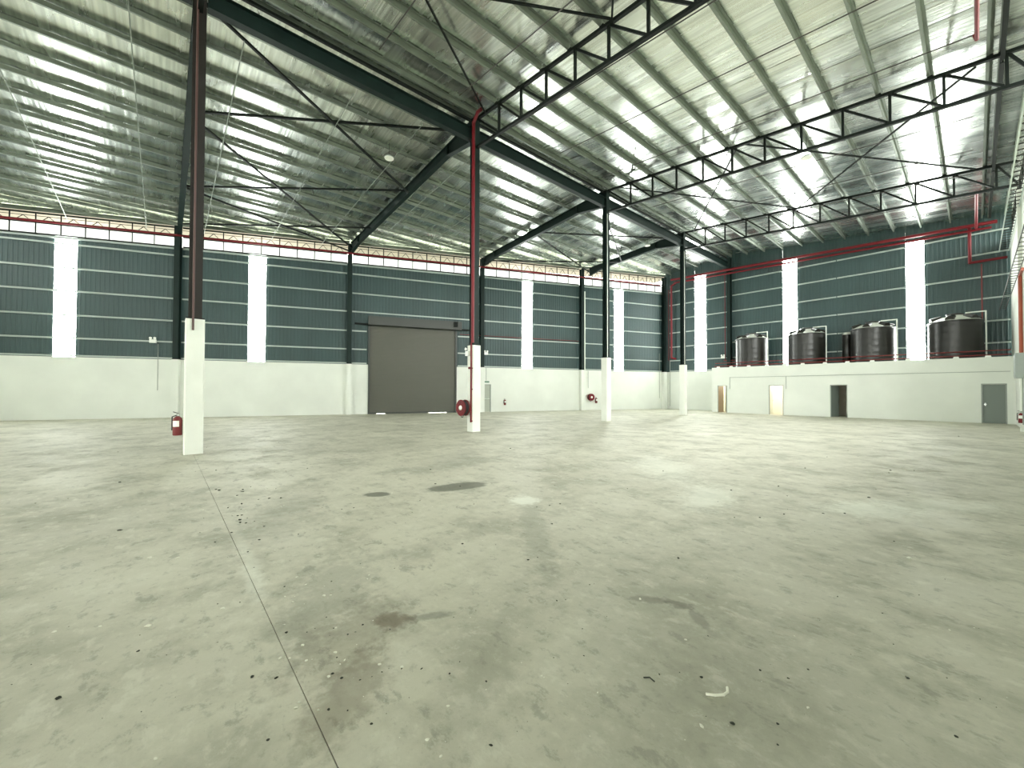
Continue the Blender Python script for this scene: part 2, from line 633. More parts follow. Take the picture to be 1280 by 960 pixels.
scr = bpy.data.materials.new('sky_dimmer_screen')  # added screen that dims the bright sky in the lower eave band
scr.use_nodes = True
_nt = scr.node_tree
_nt.nodes.remove(_nt.nodes['Principled BSDF'])
_tl = _nt.nodes.new('ShaderNodeBsdfTranslucent')
_tl.inputs['Color'].default_value = (0.16, 0.17, 0.165, 1)
_tp = _nt.nodes.new('ShaderNodeBsdfTransparent')
_mx = _nt.nodes.new('ShaderNodeMixShader')
_mx.inputs[0].default_value = 0.05
_nt.links.new(_tl.outputs[0], _mx.inputs[1])
_nt.links.new(_tp.outputs[0], _mx.inputs[2])
_nt.links.new(_mx.outputs[0], _nt.nodes['Material Output'].inputs['Surface'])
MATS['sky_dimmer_screen'] = scr
for a, b in bays:
    mm = MB()
    a2, b2 = a + 0.1, b - 0.1
    mm.add([FL.p(a2, -0.09, clad_top(a2) - 0.02), FL.p(b2, -0.09, clad_top(b2) - 0.02), FL.p(b2, -0.09, clad_top(b2) + 0.60), FL.p(a2, -0.09, clad_top(a2) + 0.60)], [(0, 1, 2, 3)])
    mm.build('sky_dimmer_screen', 'sky_dimmer_screen', wall_left)

# eave trusses in the open band above the cladding
EBAY = ['in the rearmost bay', 'in the bay left of the extinguisher column', 'just left of the roller shutter', 'above the roller shutter',
        'between exit door and far hose reel', 'next to the corner']
for eb, (a, b) in zip(EBAY, bays):
    a2, b2 = a + 0.17, b - 0.17
    base = FL.p((a2 + b2) / 2, 0.08, clad_top((a2 + b2) / 2))
    t = thing('eave_truss', base, 'thin lattice eave girder over the long wall ' + eb, 'truss', 'eave girders along the long wall')
    zt = lambda s: sheet_z(FL.p(s, 0, 0).x) - 0.24
    zm = lambda s: clad_top(s) + 0.60
    n0 = -0.02
    MB().bar(FL.p(a2, n0, zt(a2)), FL.p(b2, n0, zt(b2)), 0.07, 0.08).build('top_chord', 'steel_dark', t)
    MB().bar(FL.p(a2, n0, zm(a2)), FL.p(b2, n0, zm(b2)), 0.05, 0.06).build('bottom_chord', 'steel_dark', t)
    MB().bar(FL.p(a2, n0, zt(a2) - 0.16), FL.p(b2, n0, zt(b2) - 0.16), 0.02, 0.025).build('tie_rod', 'steel_brown', t)
    n = max(1, round((b2 - a2) / 1.03))
    for i in range(n + 1):
        s = a2 + (b2 - a2) * i / n
        if 0 < i < n:
            MB().bar(FL.p(s, n0 + 0.01, clad_top(s)), FL.p(s, n0 + 0.01, zt(s) - 0.03), 0.05, 0.05, (0, 1, 0)).build('post', 'steel_dark', t)
        if i < n:
            e = a2 + (b2 - a2) * (i + 1) / n
            c = (s + e) / 2
            for q in (s + 0.12, e - 0.12):
                MB().bar(FL.p(q, n0, zm(q)), FL.p(c, n0, zt(c) - 0.16), 0.025, 0.03).build('diagonal', 'steel_brown', t)

# wall columns
WLAB = {0: 'dark teal wall column opposite the inner column with the fire extinguisher', 1: 'dark teal wall column just before the roller shutter door',
        2: 'dark teal wall column beside the grey exit door', 3: 'dark teal wall column between hose reel and translucent wall strip',
        4: 'dark steel corner column where long wall meets back wall', -1: 'dark teal wall column on the long wall near the rear'}
for i, s in enumerate(COLS_S):
    k = i - 1
    top = sheet_z(FL.p(s, 0, 0).x) - 0.24
    n0, n1 = 0.0, 0.34
    if k == 4:
        s -= 0.24
    t = thing('wall_column', FL.p(s, 0.17, 0), WLAB[k], 'column', 'wall columns along the long wall')
    MB().ext(ibeam(0.28, 0.34), FL.p(s, 0.17, HW + 0.03), FL.p(s, 0.17, top), up=FL.n).build('steel_post', 'steel_green', t)
    MB().fbox(FL, s - 0.17, s + 0.17, 0.0, 0.36, 0.0, HW).build('concrete_pilaster', 'plaster', t)
    MB().fbox(FL, s - 0.17, s + 0.17, 0.0, 0.36, HW, HW + 0.03).build('base_plate', 'steel_dark', t)

# roller shutter door
d1 = thing('door_1', FL.p((DOOR_S0 + DOOR_S1) / 2, 0.05, 0), 'tall grey closed roller shutter door in the long wall', 'door', kind='structure')
m = MB()
vs_, z = [], 0.10
prof = []
while z < DOOR_Z - 0.02:
    prof += [(z, -0.04), (z + 0.02, -0.055), (z + 0.055, -0.055), (z + 0.075, -0.04)]
    z += 0.075
for z, n in prof:
    vs_ += [FL.p(DOOR_S0 + 0.12, n, z), FL.p(DOOR_S1 - 0.12, n, z)]
m.add(vs_, [(2 * i, 2 * i + 1, 2 * i + 3, 2 * i + 2) for i in range(len(prof) - 1)])
m.build('shutter_curtain', 'shutter', d1)
MB().fbox(FL, DOOR_S0 + 0.12, DOOR_S1 - 0.12, -0.07, -0.02, 0.045, 0.11).build('bottom_rail', 'shutter_dark', d1)
for a, b in ((DOOR_S0 + 0.12, 11.95), (12.55, 15.6), (16.95, DOOR_S1 - 0.12)):
    MB().fbox(FL, a, b, -0.06, -0.03, 0.0, 0.045).build('floor_seal', 'shutter_dark', d1)
for a in (DOOR_S0, DOOR_S1 - 0.12):
    MB().fbox(FL, a, a + 0.12, -0.10, 0.06, 0, DOOR_Z + 0.02).build('guide_rail', 'shutter_dark', d1)
hd = MB().fbox(FL, DOOR_S0 - 0.02, DOOR_S1 + 0.25, 0.03, 0.55, DOOR_Z + 0.06, DOOR_Z + 0.66).build('roller_housing', 'shutter_dark', d1)
MB().fbox(FL, DOOR_S1 - 0.35, DOOR_S1 - 0.1, 0.55, 0.75, DOOR_Z + 0.25, DOOR_Z + 0.6).build('motor', 'steel_dark', hd)
MB().fbox(FL, DOOR_S0 - 0.9, DOOR_S0 - 0.02, 0.05, 0.13, DOOR_Z + 0.08, DOOR_Z + 0.20).build('housing_bracket', 'steel_dark', hd)
MB().fbox(FL, DOOR_S1 + 0.25, DOOR_S1 + 1.0, 0.05, 0.13, DOOR_Z + 0.08, DOOR_Z + 0.20).build('housing_bracket', 'steel_dark', hd)

# exit door in the long wall
d2 = thing('door_2', FL.p((EX0 + EX1) / 2, -0.05, 0), 'small pale grey exit door in the long wall', 'door', kind='structure')
MB().fbox(FL, EX0 + 0.05, EX1 - 0.05, -0.12, -0.07, 0.01, EXZ - 0.05).build('door_leaf', 'door_pale', d2)
fr = MB()
for a, b, z0, z1 in ((EX0, EX0 + 0.05, 0, EXZ), (EX1 - 0.05, EX1, 0, EXZ), (EX0 + 0.05, EX1 - 0.05, EXZ - 0.05, EXZ)):
    fr.fbox(FL, a, b, -0.16, 0.01, z0, z1)
fr.build('door_frame', 'frame_grey', d2)
MB().fbox(FL, EX0 + 0.1, EX1 - 0.1, -0.07, -0.02, 1.0, 1.05).build('push_bar', 'chrome', d2)
es = thing('exit_sign', FL.p(20.04, 0.03, 2.26), 'small hanging green exit sign above the pale exit door', 'sign')
MB().fbox(FL, 19.76, 20.32, 0.02, 0.09, 2.24, 2.44).build('sign_body', 'white_plastic', es)
MB().fbox(FL, 19.80, 20.28, 0.09, 0.10, 2.27, 2.41).build('sign_panel', 'sign_green', es)
MB().tube(FL.p(20.04, 0.05, 2.44), FL.p(20.04, 0.05, 3.5), 0.018, 6).build('conduit', 'frame_grey', es)

# ------------------------------------------------------------------ back wall
XBL = wall_x(YB)
m = MB().box(XBL - 0.2, XR + 0.3, YB, YB + 0.2, 0, HW)
wall_back = m.build('wall_back', 'plaster', label='end wall behind the water tanks, white plaster below teal cladding', cat='wall', kind='structure')
STRIPS_B = [(-16.46, -15.48), (-9.66, -8.74), (-2.86, -2.03)]
edges = [XBL] + [e for st in STRIPS_B for e in st] + [XR + 0.1]
btop = lambda s: sheet_z(s) + 0.09
for i in range(0, len(edges), 2):
    a, b = edges[i], edges[i + 1]
    cuts = [a] + ([XC] if a < XC < b else []) + [b]
    for c0, c1 in zip(cuts[:-1], cuts[1:]):
        for s0, s1 in split(c0, c1):
            sheet(FB, s0, s1, HW, btop, -0.10, wall_back)
for a, b in STRIPS_B:
    sheet(FB, a, b, HW, lambda s: sheet_z(s) - 0.9, -0.10, wall_back, 'translucent_panel', 'translucent', True)
    sheet(FB, a, b, sheet_z(b) - 0.92, btop, -0.11, wall_back, 'cladding_sheet', 'cladding')
for a, b in ((XBL + 0.45, XC - 0.17), (XC + 0.17, -6.4), (-6.35, XR - 0.02)):
    for z in GIRT_Z + [10.95]:
        MB().ext(cee(0.08, 0.085), FB.p(a, -0.065, z), FB.p(b, -0.065, z)).build('girt', 'girt_steel', wall_back)
t = thing('wall_column', FB.p(XC, 0.17, 0), 'dark teal steel column on the end wall left of the first water tank', 'column')
MB().ext(ibeam(0.28, 0.34), FB.p(XC, 0.17, HW + 0.03), FB.p(XC, 0.17, 12.85), up=(0, 1, 0)).build('steel_post', 'steel_green', t)
MB().fbox(FB, XC - 0.17, XC + 0.17, 0, 0.36, 0, HW).build('concrete_pilaster', 'plaster', t)
MB().fbox(FB, XC - 0.17, XC + 0.17, 0, 0.36, HW, HW + 0.03).build('base_plate', 'steel_dark', t)

# ------------------------------------------------------------------ right wall and rear wall
m = MB()
RWIN = [(5.2, 9.0), (10.2, 18.0), (19.2, 25.4)]  # unseen windows, added and shaped to bring in light from the right
WZ0, WZ1 = 5.4, 9.3
ys_ = [YR - 0.2] + [e for o in RWIN for e in o] + [YB]
m.box(XR, XR + 0.2, YR - 0.2, YB, 0, WZ0)
for i in range(0, len(ys_), 2):
    m.box(XR, XR + 0.2, ys_[i], ys_[i + 1], WZ0, WZ1)
m.box(XR, XR + 0.2, YR - 0.2, YB, WZ1, 10.3)
wall_right = m.build('wall_right', 'plaster', label='tall white plastered side wall with added high open windows and a grey panel box', cat='wall', kind='structure')
t = thing('eave_truss', (XR + 0.1, 10, 10.3), 'thin steel eave posts and rails above the white plastered wall', 'truss')
MB().box(XR + 0.05, XR + 0.13, YR, YB - 0.1, 11.48, 11.56).build('top_chord', 'steel_dark', t)
MB().box(XR + 0.05, XR + 0.11, YR, YB - 0.1, 10.85, 10.90).build('bottom_chord', 'steel_dark', t)
for i in range(36):
    y = YR + 0.6 + 1.5 * i
    if y < YB - 0.2:
        MB().box(XR + 0.06, XR + 0.12, y, y + 0.06, 10.3, 11.48).build('post', 'steel_dark', t)
for i, (a, b) in enumerate(RWIN):
    wn = thing('window_%d' % (i + 1), (XR + 0.1, (a + b) / 2, WZ0), 'unseen wide unglazed window added high in the white side wall for light', 'window', kind='structure')
    n = 4
    for j in range(n + 1):
        yy = a + (b - a - 0.06) * j / n
        MB().box(XR + 0.06, XR + 0.12, yy, yy + 0.06, WZ0 + 0.06, WZ1 - 0.06).build('mullion', 'frame_grey', wn)
    for zz in (WZ0, WZ1 - 0.06):
        MB().box(XR + 0.06, XR + 0.12, a, b, zz, zz + 0.06).build('window_frame', 'frame_grey', wn)
for k in range(-1, 4):
    MB().box(XR - 0.12, XR, yk(k) - 0.2, yk(k) + 0.2, 0, 10.3).build('pilaster', 'plaster', wall_right)

m = MB()
XRL = wall_x(YR)
ops = [(-11.5, -2.0)]  # unseen doorway added to light the foreground
xs = [XRL - 0.2] + [e for o in ops for e in o] + [XR + 0.2]
for i in range(0, len(xs), 2):
    m.box(xs[i], xs[i + 1], YR - 0.2, YR, 0, 5.6)
m.hexa([(XRL - 0.2, YR - 0.2, 5.6), (XR + 0.2, YR - 0.2, 5.6), (XR + 0.2, YR, 5.6), (XRL - 0.2, YR, 5.6),
        (XRL - 0.2, YR - 0.2, 10.2), (XR + 0.2, YR - 0.2, 10.6), (XR + 0.2, YR, 10.6), (XRL - 0.2, YR, 10.2)])
wall_rear = m.build('wall_rear', 'plaster', label='rear wall with one open doorway added for light', cat='wall', kind='structure')

# ------------------------------------------------------------------ roof: deck, foil sheets, purlins
OH = 2.4
m = MB()
DZ = 0.10
for (xa0, xa1, xb) in ((wall_x(YR - 2) - OH, wall_x(YB + 1.5) - OH, XC), (XC, XC, XR + OH)):
    y0, y1 = YR - 2, YB + 1.5
    c = [(xa0, y0), (xb, y0), (xb, y1), (xa1, y1)]
    m.hexa([(x, y, sheet_z(x) + DZ) for x, y in c] + [(x, y, sheet_z(x) + DZ + 0.05) for x, y in c])
ceiling = m.build('ceiling', 'roof_deck', label='low pitched metal roof lined with silver foil over galvanised purlins', cat='ceiling', kind='structure')


def foil_sheet(x0a, x0b, x1, y0, y1):
    """one foil roll laid down the slope from the ridge, sagging a little between its edges"""
    mm = MB()
    ny, nx = 6, 8
    tilt = random.uniform(-0.012, 0.012)
    sag = random.uniform(0.003, 0.010)
    ph = random.uniform(0, 6.28)
    vs_ = []
    for j in range(ny + 1):
        f = j / ny
        y = y0 + (y1 - y0) * f
        xs_ = x0a + (x0b - x0a) * f
        for i in range(nx + 1):
            x = xs_ + (x1 - xs_) * i / nx
            z = sheet_z(x) + 0.028 - sag * math.sin(math.pi * f) * (1 + 0.5 * math.sin(ph + i)) + tilt * (f - 0.5)
            vs_.append((x, y, z))
    fs = []
    for j in range(ny):
        for i in range(nx):
            a = j * (nx + 1) + i
            fs.append((a, a + nx + 1, a + nx + 2, a + 1))
    mm.add(vs_, fs, True)
    return mm.build('foil_sheet', 'foil', ceiling)


y = YR - 0.3
FW_ = 1.26
while y < YB:
    y1 = min(y + FW_, YB + 0.1)
    foil_sheet(wall_x(y) - 0.3, wall_x(y1) - 0.3, XC, y, y1 + 0.03)
    foil_sheet(XR + 0.35, XR + 0.35, XC, y, y1 + 0.03)
    y = y1

PUR_R = [XC + 0.20] + [XC + 1.41 + 1.243 * j for j in range(11)] + [0.62, 1.22]
PUR_L = [XC - 0.20] + [XC - 1.41 - 1.243 * j for j in range(17)]
ybays = [YR] + [yk(k) for k in range(-1, 4)] + [YB - 0.05]
for x in PUR_R + PUR_L:
    for a, b in zip(ybays[:-1], ybays[1:]):
        if x < XC:      # stop against the skewed wall
            ymax = (x - 0.12 - WX0) / WS
            b = min(b, ymax)
            if b - a < 0.4:
                continue
        z = sheet_z(x) - 0.10
        sgn = 1 if x > XC else -1
        MB().ext([(sgn * p, q) for p, q in zee(0.07, 0.19)], (x, a + 0.01, z), (x, b - 0.01, z)).build('purlin', 'galvanised', ceiling)
for a, b in bays:       # eave purlin along the skewed wall
    pa, pb = FL.p(a + 0.02, 0.14, 0), FL.p(b - 0.02, 0.14, 0)
    pa.z, pb.z = sheet_z(pa.x) - 0.10, sheet_z(pb.x) - 0.10
    MB().ext(zee(0.07, 0.19), pa, pb).build('purlin', 'galvanised', ceiling)

BAY = ['in the rearmost bay', 'in the bay behind the extinguisher column', 'between extinguisher column and hose reel column',
       'between hose reel column and third inner column', 'between third and last inner columns', 'between the last inner column and the end wall']

# ------------------------------------------------------------------ inner columns
CLAB = {-1: 'inner steel column on white concrete stub behind the photographer', 0: 'inner column with brown conduit and a fire extinguisher on its white stub',
        1: 'inner column with a red riser pipe and hose reel on its white stub', 2: 'plain inner column on white stub standing before the exit door wall corner',
        3: 'slim inner column on white stub nearest the corner and tank room'}
for k in range(-1, 4):
    y = yk(k)
    t = thing('steel_column', (XC, y, 0), CLAB[k], 'column', 'inner columns under the roof ridge')
    h = 0.2
    c = 0.025
    prof = [(-h + c, -h), (h - c, -h), (h, -h + c), (h, h - c), (h - c, h), (-h + c, h), (-h, h - c), (-h, -h + c)]
    MB().ext(prof, (XC, y, 0), (XC, y, HC), up=(0, 1, 0)).build('concrete_stub', 'column_paint', t)
    MB().box(XC - 0.19, XC + 0.19, y - 0.19, y + 0.19, HC, HC + 0.03).build('base_plate', 'steel_dark', t)
    MB().ext(ibeam(0.28, 0.28), (XC, y, HC + 0.03), (XC, y, 12.80), up=(1, 0, 0)).build('steel_post', 'steel_brown' if k == 0 else 'steel_green', t)
    MB().box(XC - 0.19, XC + 0.19, y - 0.19, y + 0.19, 12.80, 12.83).build('cap_plate', 'steel_dark', t)
    if k == 0:
        MB().box(XC + 0.2, XC + 0.215, y - 0.17, y + 0.17, HC - 0.42, HC - 0.02).build('grout_patch', 'plaster', t)
    if k >= 2:
        MB().tube((XC + 0.16, y - 0.1, HC), (XC + 0.16, y - 0.1, 11.5), 0.02, 6).build('conduit', 'pipe_white', t)

# ridge girders between the inner columns
ends = [YR] + [yk(k) for k in range(-1, 4)] + [YB - 0.4]
for bn, (a, b) in zip(BAY, zip(ends[:-1], ends[1:])):
    MB().ext(ibeam(0.24, 0.52), (XC, a + 0.17, 12.17), (XC, b - 0.17, 12.17)).build(
        'ridge_girder', 'steel_green', label='deep green ridge girder ' + bn, cat='girder', group='ridge girders')
    MB().bar((XC, a + 0.2, 12.74), (XC, b - 0.2, 12.74), 0.09, 0.09).build(
        'ridge_strut', 'steel_dark', label='thin black ridge strut ' + bn, cat='strut', group='ridge struts')

# rafters on the long-wall side
RLAB = {-1: 'dark green sloping rafter over the rear bay', 0: 'dark green rafter from the column with fire extinguisher to long wall',
        1: 'dark green rafter from the hose reel column down to long wall', 2: 'dark green rafter from the plain third inner column to long wall',
        3: 'dark green rafter from the inner column nearest the corner to long wall'}
for k in range(-1, 4):
    y = yk(k)
    xw = wall_x(y) + 0.38
    if k == 3:
        xw += 0.0
    t = thing('roof_rafter', (XC - 0.2, y, 11.5), RLAB[k], 'rafter', 'rafters on the long wall side')
    tz = lambda x: sheet_z(x) - 0.235
    dep = 0.44
    x0 = XC - 0.16

    def sec(x, d, p):
        return [(q, -d if r < 0 else 0) for q, r in p]
    # flanges and web follow the slope; the web deepens into a haunch at both ends
    pts = [(x0, 0.86), (x0 - 1.9, dep), (xw + 1.3, dep), (xw, 0.62)]
    for (xa, da), (xb_, db) in zip(pts[:-1], pts[1:]):
        web = MB().hexa([(xa, y - 0.01, tz(xa) - da), (xb_, y - 0.01, tz(xb_) - db), (xb_, y + 0.01, tz(xb_) - db), (xa, y + 0.01, tz(xa) - da),
                         (xa, y - 0.01, tz(xa)), (xb_, y - 0.01, tz(xb_)), (xb_, y + 0.01, tz(xb_)), (xa, y + 0.01, tz(xa))])
        web.build('web', 'steel_green', t)
        f2 = MB().hexa([(xa, y - 0.11, tz(xa) - da - 0.02), (xb_, y - 0.11, tz(xb_) - db - 0.02), (xb_, y + 0.11, tz(xb_) - db - 0.02), (xa, y + 0.11, tz(xa) - da - 0.02),
                        (xa, y - 0.11, tz(xa) - da), (xb_, y - 0.11, tz(xb_) - db), (xb_, y + 0.11, tz(xb_) - db), (xa, y + 0.11, tz(xa) - da)])
        f2.build('bottom_flange', 'steel_green', t)
    f1 = MB().hexa([(x0, y - 0.11, tz(x0)), (xw, y - 0.11, tz(xw)), (xw, y + 0.11, tz(xw)), (x0, y + 0.11, tz(x0)),
                    (x0, y - 0.11, tz(x0) + 0.02), (xw, y - 0.11, tz(xw) + 0.02), (xw, y + 0.11, tz(xw) + 0.02), (x0, y + 0.11, tz(x0) + 0.02)])
    f1.build('top_flange', 'steel_green', t)
    for x in (x0 - 1.9, xw + 1.3):
        for sgn in (-1, 1):
            MB().box(x - 0.006, x + 0.006, y + sgn * 0.011, y + sgn * 0.10, tz(x) - dep, tz(x)).build('stiffener', 'steel_green', t)

# lattice trusses on the tank-room side
TLAB = {-1: 'black lattice roof truss over the rear bay', 0: 'black lattice roof truss meeting the column with fire extinguisher', 1: 'black lattice roof truss meeting the column with red riser pipe',
        2: 'black lattice roof truss meeting the plain third inner column', 3: 'black lattice roof truss meeting the inner column nearest the corner'}


def bot_z(x):
    f = (x - XC) / 14.0
    return chord_z(x) - (1.17 - 0.14 * f)


for k in range(-1, 4):
    y = yk(k)
    x0, x1 = XC + 0.17, 1.28
    t = thing('roof_truss', (XC + 0.2, y, 11.6), TLAB[k], 'truss', 'lattice roof trusses')
    MB().bar((x0, y, chord_z(x0)), (x1, y, chord_z(x1)), 0.11, 0.10).build('top_chord', 'steel_dark', t)
    MB().bar((x0, y, bot_z(x0)), (x1, y, bot_z(x1)), 0.11, 0.10).build('bottom_chord', 'steel_dark', t)
    nodes = [-11.88 + 1.258 * i for i in range(11)]
    prev = x0 + 0.03
    for x in nodes:
        MB().bar((x, y, bot_z(x) + 0.05), (x, y, chord_z(x) - 0.05), 0.075, 0.075, (0, 1, 0)).build('post', 'steel_dark', t)
        MB().bar((prev + 0.06, y, chord_z(prev) - 0.07), (x - 0.06, y, bot_z(x) + 0.07), 0.07, 0.07).build('diagonal', 'steel_dark', t)
        prev = x
    MB().bar((prev + 0.05, y, chord_z(prev) - 0.07), (x1, y, bot_z(x1) + 0.06), 0.06, 0.07).build('diagonal', 'steel_dark', t)
    for x in PUR_R[1:-1]:
        MB().box(x - 0.07, x + 0.07, y - 0.05, y + 0.05, chord_z(x) + 0.052, chord_z(x) + 0.10).build('purlin_cleat', 'steel_dark', t)

for bn, (a, b) in zip(BAY, zip(ends[:-1], ends[1:-1] + [YB - 0.8])):
    MB().ext(ibeam(0.09, 0.24), (0.62, a + 0.08, chord_z(0.62) - 0.09), (0.62, b - 0.08, chord_z(0.62) - 0.09)).build(
        'eave_girder', 'steel_dark', label='dark eave girder by the white wall ' + bn.replace('column', 'truss'), cat='girder', group='eave girders by the white wall')

# bracing
def brace(p1, p2, r, label, group):
    MB().bar(p1, p2, r * 1.7, r * 1.7).build('brace_bar', 'steel_dark', label=label, cat='brace', group=group)


def rl(x, y, d=0.62):
    return (x, y, sheet_z(x) - d)


for k in (0, 2):
    a, b = yk(k) + 0.14, yk(k + 1) - 0.14
    if k == 0:
        prs = [(-19.0, -13.8), (-13.9, -19.2), (-25.0, -19.2), (-19.3, -27.4), (-29.6, -24.2), (-25.0, -28.0)]
    else:
        prs = [(-18.6, -13.8), (-13.9, -18.4), (-19.1, -21.6), (-24.0, -18.6)]
    for i, (xa, xb_) in enumerate(prs):
        brace(rl(xa, a, 0.60 + 0.10 * (i % 2)), rl(xb_, b, 0.60 + 0.10 * (i % 2)), 0.045,
              'black diagonal brace under the long wall roof ' + BAY[k + 2], 'long wall roof braces, ' + BAY[k + 2])
for k in (0, 2):
    a, b = yk(k) + 0.07, yk(k + 1) - 0.07
    for i, (xa, xb_) in enumerate([(XC + 0.8, -6.7), (-6.7, XC + 0.8), (-6.4, 0.1), (0.1, -6.7)]):
        d = 0.26 + 0.09 * (i % 2)
        brace((xa, a, sheet_z(xa) - d), (xb_, b, sheet_z(xb_) - d), 0.032,
              'black diagonal brace under the tank side roof ' + BAY[k + 2], 'tank side roof braces, ' + BAY[k + 2])

# ------------------------------------------------------------------ tank room
OPEN = [(-13.44, -12.73), (-9.86, -8.95), (-6.30, -5.41), (0.20, 1.08)]
DZ_ = 2.12
m = MB()
xs = [TXL] + [e for o in OPEN for e in o] + [XR]
for i in range(0, len(xs), 2):
    m.box(xs[i], xs[i + 1], TY, TY + 0.15, 0, DZ_)
m.box(TXL, XR, TY, TY + 0.15, DZ_, TH)
m.box(TXL, TXL + 0.15, TY + 0.15, YB, 0, TH)
wall_room = m.build('wall_tank_room', 'plaster', label='low white plastered room block carrying the black water tanks', cat='room', kind='structure')
m = MB().box(TXL + 0.15, XR, TY + 0.15, YB, 2.95, 3.25)
m.build('roof_slab', 'plaster', wall_room)
for x in (-11.7, -7.6, -3.2):
    MB().box(x, x + 0.1, TY + 0.15, YB, 0, 2.95).build('partition', 'room_cream', wall_room)
MB().box(-13.72, XR, YB - 0.04, YB - 0.01, 0, 2.95).build('inner_lining', 'room_cream', wall_room)
DN = [('brown room door standing ajar next to a bright gap', 75, 'door_brown'), ('pale room door standing wide open on a lit cream room', 93, 'door_pale'),
      ('grey room door half open on a dark room', 70, 'door_grey'), ('closed dark grey door beside the white side wall', 0, 'door_grey')]
for i, ((a, b), (lab, ang, mt)) in enumerate(zip(OPEN, DN)):
    d = thing('door_%d' % (i + 3), ((a + b) / 2, TY, 0), lab, 'door', kind='structure')
    fr = MB()
    fr.box(a, a + 0.045, TY - 0.012, TY + 0.12, 0, DZ_)
    fr.box(b - 0.045, b, TY - 0.012, TY + 0.12, 0, DZ_)
    fr.box(a + 0.045, b - 0.045, TY - 0.012, TY + 0.12, DZ_ - 0.045, DZ_)
    fr.build('door_frame', 'frame_grey', d)
    wd = b - a - 0.10
    A = math.radians(ang)
    hx, hy = a + 0.05, TY + 0.05
    e = Vector((math.cos(A), math.sin(A), 0))
    nn = Vector((-math.sin(A), math.cos(A), 0))
    c0 = Vector((hx, hy, 0.015))

    def slab(mm, s0, s1, n0, n1, z0, z1):
        q = [c0 + e * s + nn * n for s, n in ((s0, n0), (s1, n0), (s1, n1), (s0, n1))]
        return mm.hexa([(p.x, p.y, z0) for p in q] + [(p.x, p.y, z1) for p in q])
    leaf = slab(MB(), 0, wd, 0, 0.04, 0.015, DZ_ - 0.055).build('door_leaf', mt, d)
    hs = wd - 0.09 if i < 3 else 0.09
    slab(MB(), hs - 0.05, hs + 0.05, -0.045, -0.02, 0.99, 1.02).build('handle', 'chrome', leaf)
    slab(MB(), hs - 0.02, hs + 0.02, -0.02, 0.0, 0.93, 1.08).build('handle_plate', 'chrome', leaf)

for nm, x, z, e in (('room_lamp', -12.2, 2.7, 40), ('room_lamp', -9.0, 2.7, 70)):
    t = thing(nm, (x, 34.9, 2.76), 'round ceiling lamp burning inside a small tank room', 'lamp', 'lamps inside the small rooms')
    MB().lathe([(0.14, 0), (0.16, 0.05), (0.16, 0.1)], (x, 34.9, 2.83), n=16).build('lamp_body', 'lamp_white', t)
    ld = bpy.data.lights.new('lamp_glow', 'POINT')
    ld.energy = e
    ld.color = (1.0, 0.92, 0.80)
    ld.shadow_soft_size = 0.12
    lo = bpy.data.objects.new('lamp_glow', ld)
    COL.objects.link(lo)
    place(lo, (x, 34.9, 2.6), t)

# conduits on the room front
MB().path([(-12.52, TY - 0.025, 1.85), (-12.52, TY - 0.025, 2.74), (1.2, TY - 0.025, 2.76)], 0.016, 6).build(
    'conduit', 'frame_grey', label='thin grey conduit running along the tank room front above its doors', cat='conduit')
MB().tube((-8.78, TY - 0.022, 1.85), (-8.78, TY - 0.022, 2.73), 0.016, 6).build('conduit', 'frame_grey', label='short vertical conduit right of the open lit doorway', cat='conduit')

# parapet pipes on small blocks
PBX = [-13.4, -12.45, -11.2, -10.0, -8.9, -7.81, -6.57, -5.40, -4.20, -2.6, -0.69, 0.46]
for x in PBX:
    MB().hexa([(x - 0.12, TY + 0.02, TH), (x + 0.12, TY + 0.02, TH), (x + 0.12, TY + 0.13, TH), (x - 0.12, TY + 0.13, TH),
               (x - 0.09, TY + 0.03, TH + 0.09), (x + 0.09, TY + 0.03, TH + 0.09), (x + 0.09, TY + 0.12, TH + 0.09), (x - 0.09, TY + 0.12, TH + 0.09)]).build(
        'pipe_block', 'white_plastic', label='small white pipe support block on the tank room parapet', cat='block', group='pipe blocks on the parapet')
for z, y in ((TH + 0.12, TY + 0.075), (TH + 0.36, TY + 0.22)):
    MB().tube((-13.7, y, z), (1.25, y, z), 0.03, 8).build('tank_pipe', 'red_dull', label='dull red pipe running along the parapet before the tanks', cat='pipe', group='parapet pipes')

